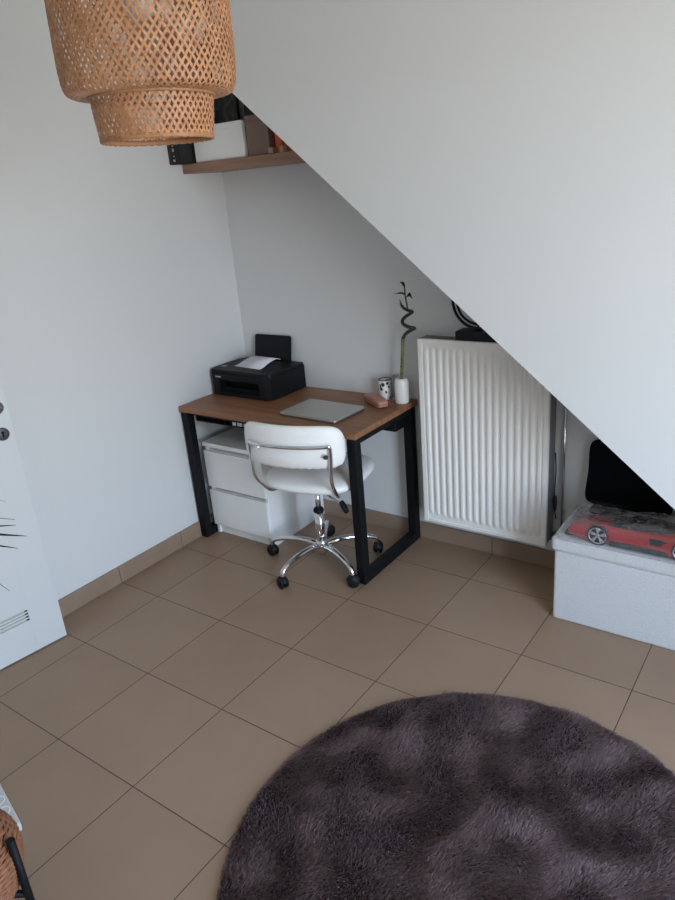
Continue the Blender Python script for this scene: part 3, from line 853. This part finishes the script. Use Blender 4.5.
# plastic film bag draped over both
bm = new_bm(); nx, ny = 130, 90
bx0, bx1, by0, by1 = 1.930, 2.52, -.412, -.098
cA = car.matrix_world
rotc = Matrix.Rotation(0, 2)
def bag_h(x, y):
    l = Vector(((x - 2.213) / 1.22, (y + .330) / .62))
    ex = max(0, abs(l.x + .0) - .195) / .035; ey = max(0, abs(l.y) - .092) / .022
    body = max(0., 1 - math.sqrt(ex * ex + ey * ey))
    body = body ** .55 if body > 0 else 0
    top = .073 + .022 * math.exp(-((l.x - .05) / .085) ** 2) + .012 * max(0, l.x / .2)
    h = 1.22 * top * body
    r_x = max(0, abs(x - 2.050) - .07) / .03; r_y = max(0, abs(y + .120) - .026) / .02
    rb_ = max(0., 1 - math.sqrt(r_x ** 2 + r_y ** 2)) ** .5 * .042
    return max(h, rb_)
G = []
for j in range(ny + 1):
    row = []
    for i in range(nx + 1):
        u, v = i / nx, j / ny
        # irregular outline
        x = bx0 + (bx1 - bx0) * u; y = by0 + (by1 - by0) * v
        h = bag_h(x, y)
        p = Vector((x * 16, y * 16, 0))
        cr = noise.fractal(Vector((x * 34 + 3 * noise.noise(p), y * 34, .3)), 1., 2., 3)
        rdg = (1 - abs(noise.noise(Vector((x * 28, y * 40, 5.)))) * 2)
        e = min(1, min(u, 1 - u, v, 1 - v) * 14)
        dz = (.004 + .003 * cr + .013 * max(0, rdg - .62)) * (.25 + .75 * e) * (.35 + .65 * min(1, h / .03))
        row.append(bm.verts.new((x, y, OZ + .0012 + h + max(.0004, dz) + .012 * (1 - e) * 0)))
    G.append(row)
for A, B in zip(G, G[1:]):
    for i in range(nx):
        f_ = bm.faces.new((A[i], A[i + 1], B[i + 1], B[i])); f_.smooth = True
o = obj('plastic_bag', bm, M['bag'], None, fix=False)
tag(o, 'crumpled clear plastic bag wrapped around the red toy car', 'plastic bag')

# ------------------------------------------------------------------ wall shelf and its things
SHX1, SHY, SHZ0, SHZ1 = .84, -.272, 1.857, 1.90
bm = new_bm(); box(bm, .001, SHX1, SHY, -.001, SHZ0, SHZ1, .002, 1)
o = obj('wall_shelf', bm, M['shelf']); tag(o, 'light brown wooden wall shelf in the corner above the desk', 'shelf')

def book(name, label, cat, x0, x1, y0, y1, h, cover, group=None, spine=None):
    z0 = SHZ1 + .0005
    t = thing(name, label, cat, ((x0 + x1) / 2, (y0 + y1) / 2, z0), 0, group)
    w, d = (x1 - x0) / 2, (y1 - y0) / 2
    bm = new_bm(); box(bm, -w, -w + .002, -d, d, 0, h); box(bm, w - .002, w, -d, d, 0, h); box(bm, -w, w, -d, -d + .002, 0, h)
    obj('cover', bm, cover, t)
    bm = new_bm(); box(bm, -w + .0022, w - .0022, -d + .004, d - .004, .003, h - .003); obj('pages', bm, M['greywhite'], t)
    if spine:
        bm = new_bm(); spine(bm, w, d, h); obj('spine_print', bm, M['print_white'], t)
    return t
def sp1(bm, w, d, h):
    for k in range(7): 
        z = .012 + k * .022
        box(bm, -w * .55 + .003 * (k % 2), w * .5, -d - .0006, -d, z, z + (.010, .004, .013, .006, .009, .004, .012)[k])
book('book', 'dark red-brown book nearest the left wall on shelf', 'book', .002, .024, -.350, -.17, .185, M['bookb'], 'upright books at the left end of shelf')
book('book', 'black book with pale spine lettering between the brown and plain ones', 'book', .0255, .051, -.350, -.17, .19, M['bookk'], 'upright books at the left end of shelf', sp1)
book('book', 'plain black book right beside the white box on shelf', 'book', .0525, .074, -.350, -.17, .19, M['bookk'], 'upright books at the left end of shelf')

def lidded(name, label, x0, x1, y0, y1, h, m):
    t = thing(name, label, 'storage box', ((x0 + x1) / 2, (y0 + y1) / 2, SHZ1 + .0005))
    w, d = (x1 - x0) / 2, (y1 - y0) / 2
    bm = new_bm(); box(bm, -w + .003, w - .003, -d + .003, d - .003, 0, h - .022, .003, 1); obj('box_body', bm, m, t)
    bm = new_bm(); box(bm, -w, w, -d, d, h - .026, h, .003, 1); obj('lid', bm, m, t)
lidded('storage_box', 'white lidded storage box on the wooden wall shelf', .080, .405, -.258, -.06, .155, M['white'])
lidded('storage_box', 'brown lidded box right of the white box on shelf', .412, .548, -.248, -.07, .168, M['brown'])
bm = new_bm(); box(bm, -.013, .013, -.013, .013, 0, .026, .002, 1)
for i, (x, y, a, lb) in enumerate(((.563, -.252, .1, 'small cream wooden block left of the other before orange books'), (.628, -.252, -.2, 'small cream wooden block in front of the lighter orange book'))):
    if i == 0:
        o = obj('toy_block', bm, M['cream']); ob0 = o
    else:
        o = ob0.copy(); COL.objects.link(o)
    o.location = (x, y, SHZ1 + .0005); o.rotation_euler = (0, 0, a)
    tag(o, lb, 'block', 'small blocks on the shelf')
book('book', 'deep orange upright book beside the brown box', 'book', .572, .614, -.236, -.08, .105, M['orange'], 'orange books on the shelf')
book('book', 'lighter orange upright book at the cut end of shelf', 'book', .618, .690, -.230, -.08, .07, M['orange2'], 'orange books on the shelf')

pf = thing('picture_frame', 'black framed dark picture leaning above the white box', 'picture', (.095, -.030, SHZ1 + .0005))
# stands on the shelf behind the box and leans on the wall
def frame(t, w, h, b_, m_in):
    bm = new_bm()
    box(bm, -w, -w + b_, -.009, .009, 0, h, .002, 1); box(bm, w - b_, w, -.009, .009, 0, h, .002, 1)
    box(bm, -w + b_, w - b_, -.009, .009, 0, b_, .002, 1); box(bm, -w + b_, w - b_, -.009, .009, h - b_, h, .002, 1)
    obj('frame', bm, M['bookk'], t)
    bm = new_bm(); box(bm, -w + b_, w - b_, -.002, .006, b_, h - b_); obj('picture', bm, m_in, t)
pf.location = (.112, -.045, 2.0585 + .0005)
frame(pf, .092, .25, .020, M['picture'])
M['dk'] = mat('dark_olive_board', (.045, .045, .036), .6)
bm = new_bm()
pts = [(.215, SHZ1), (.215, 2.40), (.27, 2.395), (.52, 2.18), (.52, SHZ1)]
lo = [bm.verts.new((x - .35, -.004, z - SHZ1)) for x, z in pts]; hi = [bm.verts.new((x - .35, .008, z - SHZ1)) for x, z in pts]
bm.faces.new(lo); bm.faces.new(list(reversed(hi)))
for i in range(len(pts)):
    j = (i + 1) % len(pts); bm.faces.new((lo[i], hi[i], hi[j], lo[j]))
o = obj('dark_board', bm, M['dk'], None, loc=(.35, -.012, SHZ1 + .0005)); tag(o, 'dark olive board standing behind the boxes on the shelf', 'board')

# ------------------------------------------------------------------ pendant lamp
LX, LY, LZ = 1.4015, -1.6365, 1.877
lampx = thing('pendant_lamp', 'two-tier woven bamboo pendant lamp hanging from the ceiling', 'lamp', (LX, LY, LZ))
def weave(prof, n, slope, m, wid, name, parent, seed, stepz=None):
    """prof: list of (r,z) bottom->top resampled; n strips per family; slope = d(angle)/d(arc length)"""
    rnd = random.Random(seed)
    # resample by arc length
    P = [Vector((r, 0, z)) for r, z in prof]
    P = spline(P, 6)
    S = [0.]
    for a, b_ in zip(P, P[1:]): S.append(S[-1] + (b_ - a).length)
    Lt = S[-1]
    def at(s):
        s = max(0, min(Lt, s))
        for i in range(len(S) - 1):
            if S[i + 1] >= s:
                t = (s - S[i]) / max(1e-9, S[i + 1] - S[i]); return P[i].lerp(P[i + 1], t)
        return P[-1]
    tot = slope * Lt
    ncross = tot * 2 / (2 * PI / n)               # crossings along a strip
    steps = int(ncross * 2.0) + 2
    bm = new_bm()
    for fam in (-1, 1):
        for k in range(n):
            a0 = 2 * PI * k / n + rnd.uniform(-.05, .05) * 2 * PI / n + (0 if fam > 0 else .3 * PI / n)
            w = wid * rnd.uniform(.85, 1.15)
            prev = None; strip = []
            wob = rnd.uniform(-.08, .08) * 2 * PI / n
            for i in range(steps + 1):
                s = Lt * i / steps; p = at(s)
                a = a0 + fam * slope * s + wob * math.sin(PI * i / steps)
                cidx = s * slope * 2 / (2 * PI / n)
                off = .0011 * math.cos(PI * (cidx + k)) * fam
                r = p.x + off
                c = Vector((r * math.cos(a), r * math.sin(a), p.z)); strip.append((c, a, p))
            V = []
            for i, (c, a, p) in enumerate(strip):
                c2 = strip[min(i + 1, steps)][0]; c1 = strip[max(i - 1, 0)][0]
                t = (c2 - c1).normalized(); nrm = Vector((math.cos(a), math.sin(a), 0))
                q1 = at(Lt * min(1, (i + .5) / steps)); q0 = at(Lt * max(0, (i - .5) / steps))
                tn = (q1 - q0); 
                if tn.length > 1e-9:
                    tn.normalize(); nrm = Vector((tn.z * math.cos(a), tn.z * math.sin(a), -tn.x))
                sd = t.cross(nrm).normalized() * w / 2; th = nrm * .0005
                V.append([bm.verts.new(c - sd - th), bm.verts.new(c + sd - th), bm.verts.new(c + sd + th), bm.verts.new(c - sd + th)])
            for A, B in zip(V, V[1:]):
                for q_ in range(4): bm.faces.new((A[q_], A[(q_ + 1) % 4], B[(q_ + 1) % 4], B[q_]))
    return obj(name, bm, m, parent)
low_prof = [(.127, .003), (.129, .025), (.132, .05), (.135, .086)]
up_prof = [(.140, .089), (.170, .090), (.183, .096), (.189, .112), (.192, .15), (.192, .22), (.191, .29), (.185, .345), (.175, .385), (.158, .40)]
weave(low_prof, 56, 5.0, M['bambooL'], .0052, 'lower_shade', lampx, 3)
weave(up_prof, 76, 3.7, M['bambooL'], .0052, 'upper_shade', lampx, 5)
bm = new_bm()
def hoop(bm, r, z, a, b_, n=96, amp=.0008, tw=40):
    rings = []
    for k in range(n):
        t = 2 * PI * k / n; w = 1 + amp / a * math.sin(tw * t)
        rings.append([bm.verts.new(((r + a * w * math.cos(q_)) * math.cos(t), (r + a * w * math.cos(q_)) * math.sin(t), z + b_ * w * math.sin(q_))) for q_ in np.linspace(0, 2 * PI, 8, endpoint=False)])
    for k in range(n):
        A, B = rings[k], rings[(k + 1) % n]
        for q_ in range(8):
            f_ = bm.faces.new((A[q_], A[(q_ + 1) % 8], B[(q_ + 1) % 8], B[q_])); f_.smooth = True
hoop(bm, .125, .0015, .0035, .006); obj('bottom_rim', bm, M['bambooR'], lampx)
bm = new_bm(); hoop(bm, .1375, .0880, .0040, .0045); obj('middle_rim', bm, M['bambooR'], lampx)
bm = new_bm(); hoop(bm, .160, .402, .005, .005); obj('top_rim', bm, M['bambooR'], lampx)
bm = new_bm()      # spider that carries the shade
for k in range(3):
    a = R(120 * k + 20); ring_tube(bm, [(.02 * math.cos(a), .02 * math.sin(a), .402), (.16 * math.cos(a), .16 * math.sin(a), .402)], .0022, 8)
hoop(bm, .021, .402, .003, .004, 32)
obj('shade_carrier', bm, M['blackp'], lampx)
bm = new_bm(); lathe(bm, [(.0, .33), (.021, .33), (.022, .345), (.019, .40), (.010, .415), (.0, .418)], 20); so = obj('bulb_socket', bm, M['blackp'], lampx)
bm = new_bm(); lathe(bm, [(.0, .235), (.018, .239), (.030, .255), (.033, .275), (.028, .298), (.016, .322), (.013, .332), (.0, .332)], 24); obj('bulb', bm, M['bulb'], so)
bm = new_bm(); ring_tube(bm, [(0, 0, .41), (0, 0, HT - LZ - .03)], .003, 8); obj('cord', bm, M['cable'], lampx)
bm = new_bm(); lathe(bm, [(.0, HT - LZ - .035), (.012, HT - LZ - .035), (.045, HT - LZ - .012), (.05, HT - LZ - .001), (.0, HT - LZ - .001)], 24); obj('ceiling_cup', bm, M['white'], lampx)

# the shade hangs a little crooked from its carrier
tilt = Matrix.Translation((0, 0, .41)) @ Matrix.Rotation(.022, 4, Vector((-.6, .8, 0))) @ Matrix.Translation((0, 0, -.41))
for ch_ in lampx.children:
    if ch_.name.split('.')[0] not in ('cord', 'ceiling_cup'):
        ch_.data.transform(tilt)
        for g in ch_.children: g.data.transform(tilt)

# ------------------------------------------------------------------ rug
RGX, RGY, RGR = 2.15, -1.605, .705
rg = thing('rug', 'round dark taupe fluffy rug on the beige tiles', 'rug', (RGX, RGY, 0))
bm = new_bm(); lathe(bm, [(.0, .0005), (RGR - .012, .0005), (RGR - .010, .004), (RGR - .014, .008), (.0, .008)], 96); obj('rug_backing', bm, M['rugbase'], rg)
rng = np.random.default_rng(11)
NB = 210000
rr = (RGR - .004) * np.sqrt(rng.random(NB)); th = rng.random(NB) * 2 * PI
bx, by = rr * np.cos(th), rr * np.sin(th)
def fld(x, y, s, k):
    r_ = np.random.default_rng(k); out = np.zeros_like(x)
    for _ in range(9):
        a = r_.random() * 2 * PI; fq = s * (.5 + 1.3 * r_.random()); ph_ = r_.random() * 2 * PI
        out += np.sin(fq * (x * np.cos(a) + y * np.sin(a)) + ph_ + 1.2 * np.sin(fq * .7 * (y * np.cos(a) - x * np.sin(a)) + ph_ * 2))
    return out / 3
swirl = np.tanh(fld(bx, by, 19., 1) * 1.4) * .7 + fld(bx, by, 20., 9) * .35 + rng.normal(0, .35, NB)
lean = .013 + .006 * np.tanh(fld(bx, by, 14., 2) * 1.5) + rng.normal(0, .003, NB)
hgt = .021 + .0025 * fld(bx, by, 30., 3) + rng.normal(0, .0015, NB)
edge = np.clip((RGR - rr) / .02, 0, 1); hgt *= .55 + .45 * edge
dx, dy = lean * np.cos(swirl), lean * np.sin(swirl)
out = rr + dx * np.cos(th) + dy * np.sin(th)
pw = .0017 + .0009 * rng.random(NB); pa = swirl + PI / 2 + rng.normal(0, .7, NB)
V = np.empty((NB, 3, 3), dtype=np.float32)
V[:, 0] = np.stack([bx - pw * np.cos(pa), by - pw * np.sin(pa), np.full(NB, .006)], 1)
V[:, 1] = np.stack([bx + pw * np.cos(pa), by + pw * np.sin(pa), np.full(NB, .006)], 1)
V[:, 2] = np.stack([bx + dx, by + dy, np.maximum(.009, hgt)], 1)
me = bpy.data.meshes.new('pile'); me.vertices.add(NB * 3); me.vertices.foreach_set('co', V.reshape(-1))
me.loops.add(NB * 3); me.loops.foreach_set('vertex_index', np.arange(NB * 3, dtype=np.int32))
me.polygons.add(NB); me.polygons.foreach_set('loop_start', np.arange(0, NB * 3, 3, dtype=np.int32))
me.update(calc_edges=True); me.validate(); me.materials.append(M['pile'])
o = bpy.data.objects.new('pile', me); COL.objects.link(o); o.parent = rg; o['kind'] = 'stuff'

# ------------------------------------------------------------------ planter, plant, strip at the lower left
PX, PY = 1.110, -2.422
pl = thing('plant_basket', 'brown rattan planter on black legs at the lower left', 'planter', (PX, PY, 0))
bm = new_bm()
Rr = lambda z: .112 + .033 * math.sin(PI * max(0, z - .10) / .25) - .03 * max(0, z - .25) / .12 
nrow = 34
for k in range(nrow):
    z = .125 + (.365 - .125) * k / (nrow - 1)
    # leave the hand hole open near the top
    r = Rr(z); nn = 72; rings = []
    pts = [Vector(((r + .0025 * math.sin(18 * t + PI * (k % 2))) * math.cos(t), (r + .0025 * math.sin(18 * t + PI * (k % 2))) * math.sin(t), z)) for t in np.linspace(0, 2 * PI, nn, endpoint=False)]
    if k in (25, 26, 27, 28, 29, 30):
        ha = math.atan2(.603, .798) - .6
        keep = [p for p in pts if abs((math.atan2(p.y, p.x) - ha + PI) % (2 * PI) - PI) > .36]
        keep.sort(key=lambda p: (math.atan2(p.y, p.x) - ha) % (2 * PI))
        ring_tube(bm, keep, .0048, 6)
    else: ring_tube(bm, pts, .0048, 6, closed=True)
obj('woven_wall', bm, M['wicker'], pl)
bm = new_bm(); lathe(bm, [(.0, .12), (.105, .12), (.108, .13), (.130, .22), (.088, .345), (.083, .345), (.122, .22), (.10, .135), (.0, .135)], 40, caps=False); obj('liner', bm, M['printd'], pl)
bm = new_bm(); lathe(bm, [(.0, .30), (.092, .30), (.088, .315), (.0, .325)], 32); obj('soil', bm, M['soil'], pl)
for k in range(4):
    a = math.atan2(-2.33 - PY, 1.240 - PX) + k * PI / 2
    bm = new_bm(); r = .153
    ring_tube(bm, [(r * math.cos(a), r * math.sin(a), 0), (r * math.cos(a), r * math.sin(a), .30)], .0105, 12)
    lg = obj('stand_leg', bm, M['black'], pl)
bm = new_bm()
a0 = math.atan2(-2.33 - PY, 1.240 - PX)
for k in range(2):
    a = a0 + k * PI / 2
    ring_tube(bm, [(.15 * math.cos(a), .15 * math.sin(a), .113), (-.15 * math.cos(a), -.15 * math.sin(a), .113)], .009, 10)
obj('stand_cross', bm, M['black'], pl)

dp = thing('dragon_plant', 'spiky dark-leaved dragon plant growing from the rattan planter', 'plant', (PX, PY, .322))
o0 = Vector((PX, PY, .322))
crown = Vector((PX + .03, PY + .03, 1.15))
bm = new_bm(); pts = spline([(0, 0, 0), (.012, -.01, .25), (-.004, .012, .5), tuple(crown - o0)], 8)
ring_tube(bm, pts, [.013 - .004 * i / len(pts) for i in range(len(pts))], 10); obj('trunk', bm, M['budb'], dp)
tips = [(1.417, -2.186, 1.121), (1.396, -2.191, 1.144), (1.406, -2.205, 1.099), (1.405, -2.244, 1.017), (1.392, -2.189, 1.155)]
rnd = random.Random(4)
for _ in range(46):
    a = rnd.uniform(0, 2 * PI); l = rnd.uniform(.26, .40)
    if -0.15 < a - math.atan2(.28, .31) < .35: continue
    e = rnd.uniform(-.35, 1.1)
    if math.cos(a - math.atan2(.603, .798)) > .8: continue
    tips.append((crown.x + l * math.cos(a) * math.cos(e), crown.y + l * math.sin(a) * math.cos(e), crown.z + l * math.sin(e) * .8 - .02))
for i, tp in enumerate(tips):
    tp = Vector(tp); d = tp - crown
    mid = crown + d * .5 + Vector((0, 0, .025 + (.03 if i >= 6 else 0)))
    st_ = crown + Vector((0, 0, rnd.uniform(-.05, .04)))
    side = d.cross(Vector((0, 0, 1))).normalized()
    if i < 5: side = (side * .45 + Vector((0, 0, .9))).normalized()     # these blades stand on edge
    mid = crown + d * .5 + Vector((0, 0, .055 if i >= 5 else (.012, .004, .012, .075, .035)[i]))
    pts = [st_ - o0, crown + d * .22 + Vector((0, 0, .018)) - o0, mid - o0, tp - o0]
    bm = new_bm(); leaf(bm, pts, (.0125, .0085, .011, .014, .0018)[i] if i < 5 else .008, side)
    o = obj('leaf', bm, M['leafd'], dp, fix=False); md = o.modifiers.new('s', 'SOLIDIFY'); md.thickness = .0006

ps = thing('power_strip', 'white plastic strip lying on tiles behind the rattan planter', 'power strip', (.812, -2.186, 0), R(-14))
bm = new_bm(); box(bm, -.17, .115, -.026, .026, .002, .036, .006, 2); obj('housing', bm, M['greywhite'], ps)
bm = new_bm()
for k in range(4): lathe(bm, [(.0, .0345), (.015, .0345), (.018, .0375), (.0195, .0375), (.0195, .034)], 20, (-.13 + .055 * k, 0, 0), caps=False)
obj('socket', bm, M['white'], ps)
bm = new_bm(); box(bm, .078, .10, -.012, .012, .035, .041, .002, 1); obj('switch', bm, M['white'], ps)

# ------------------------------------------------------------------ daylight
wd = bpy.data.worlds.new('daylight'); bpy.context.scene.world = wd; wd.use_nodes = True
nt = wd.node_tree; bg = nt.nodes['Background']
tc = nt.nodes.new('ShaderNodeTexCoord'); sp_ = nt.nodes.new('ShaderNodeSeparateXYZ')
rp = nt.nodes.new('ShaderNodeValToRGB')
mp = nt.nodes.new('ShaderNodeMapRange'); mp.inputs['From Min'].default_value = -1; mp.inputs['From Max'].default_value = 1
nt.links.new(tc.outputs['Generated'], sp_.inputs[0]); nt.links.new(sp_.outputs['Z'], mp.inputs['Value']); nt.links.new(mp.outputs[0], rp.inputs['Fac'])
e = rp.color_ramp.elements
e[0].position = .0; e[0].color = (.46, .45, .42, 1)
e[1].position = 1.; e[1].color = (.34, .56, 1., 1)
x = e.new(.47); x.color = (.54, .53, .51, 1)
x = e.new(.52); x.color = (.80, .89, 1., 1)
x = e.new(.70); x.color = (.54, .74, 1., 1)
nt.links.new(rp.outputs['Color'], bg.inputs['Color']); bg.inputs['Strength'].default_value = 17.2
ld = bpy.data.lights.new('window_portal', 'AREA'); ld.shape = 'RECTANGLE'; ld.size = WY1 - WY0; ld.size_y = WZ1 - WZ0
ld.cycles.is_portal = True
lo_ = bpy.data.objects.new('window_portal', ld); COL.objects.link(lo_)
lo_.location = (W + .095, (WY0 + WY1) / 2, (WZ0 + WZ1) / 2); lo_.rotation_euler = (R(90), 0, R(90))

# ------------------------------------------------------------------ camera
f_, yaw, pitch, roll = 699.1425, -.646652, -.361062, -.086732
F = Vector((math.sin(yaw) * math.cos(pitch), math.cos(yaw) * math.cos(pitch), math.sin(pitch)))
Rt = Vector((math.cos(yaw), -math.sin(yaw), 0)); U = Rt.cross(F)
c, s = math.cos(roll), math.sin(roll)
R2 = c * Rt + s * U; U2 = -s * Rt + c * U
cd = bpy.data.cameras.new('camera'); cd.sensor_fit = 'HORIZONTAL'; cd.sensor_width = 36; cd.lens = f_ / 675 * 36; cd.clip_start = .02
co = bpy.data.objects.new('camera', cd); COL.objects.link(co)
mw = Matrix((R2, U2, -F)).transposed().to_4x4(); mw.translation = Vector((2.733086, -2.838173, 1.747211)); co.matrix_world = mw
sc = bpy.context.scene; sc.camera = co
sc.view_settings.view_transform = 'Standard'; sc.view_settings.look = 'None'; sc.view_settings.gamma = 1; sc.view_settings.use_curve_mapping = False
sc.view_settings.exposure = 0.0
sc.cycles.max_bounces = 10; sc.cycles.diffuse_bounces = 7; sc.cycles.transparent_max_bounces = 16
sc.cycles.use_denoising = True
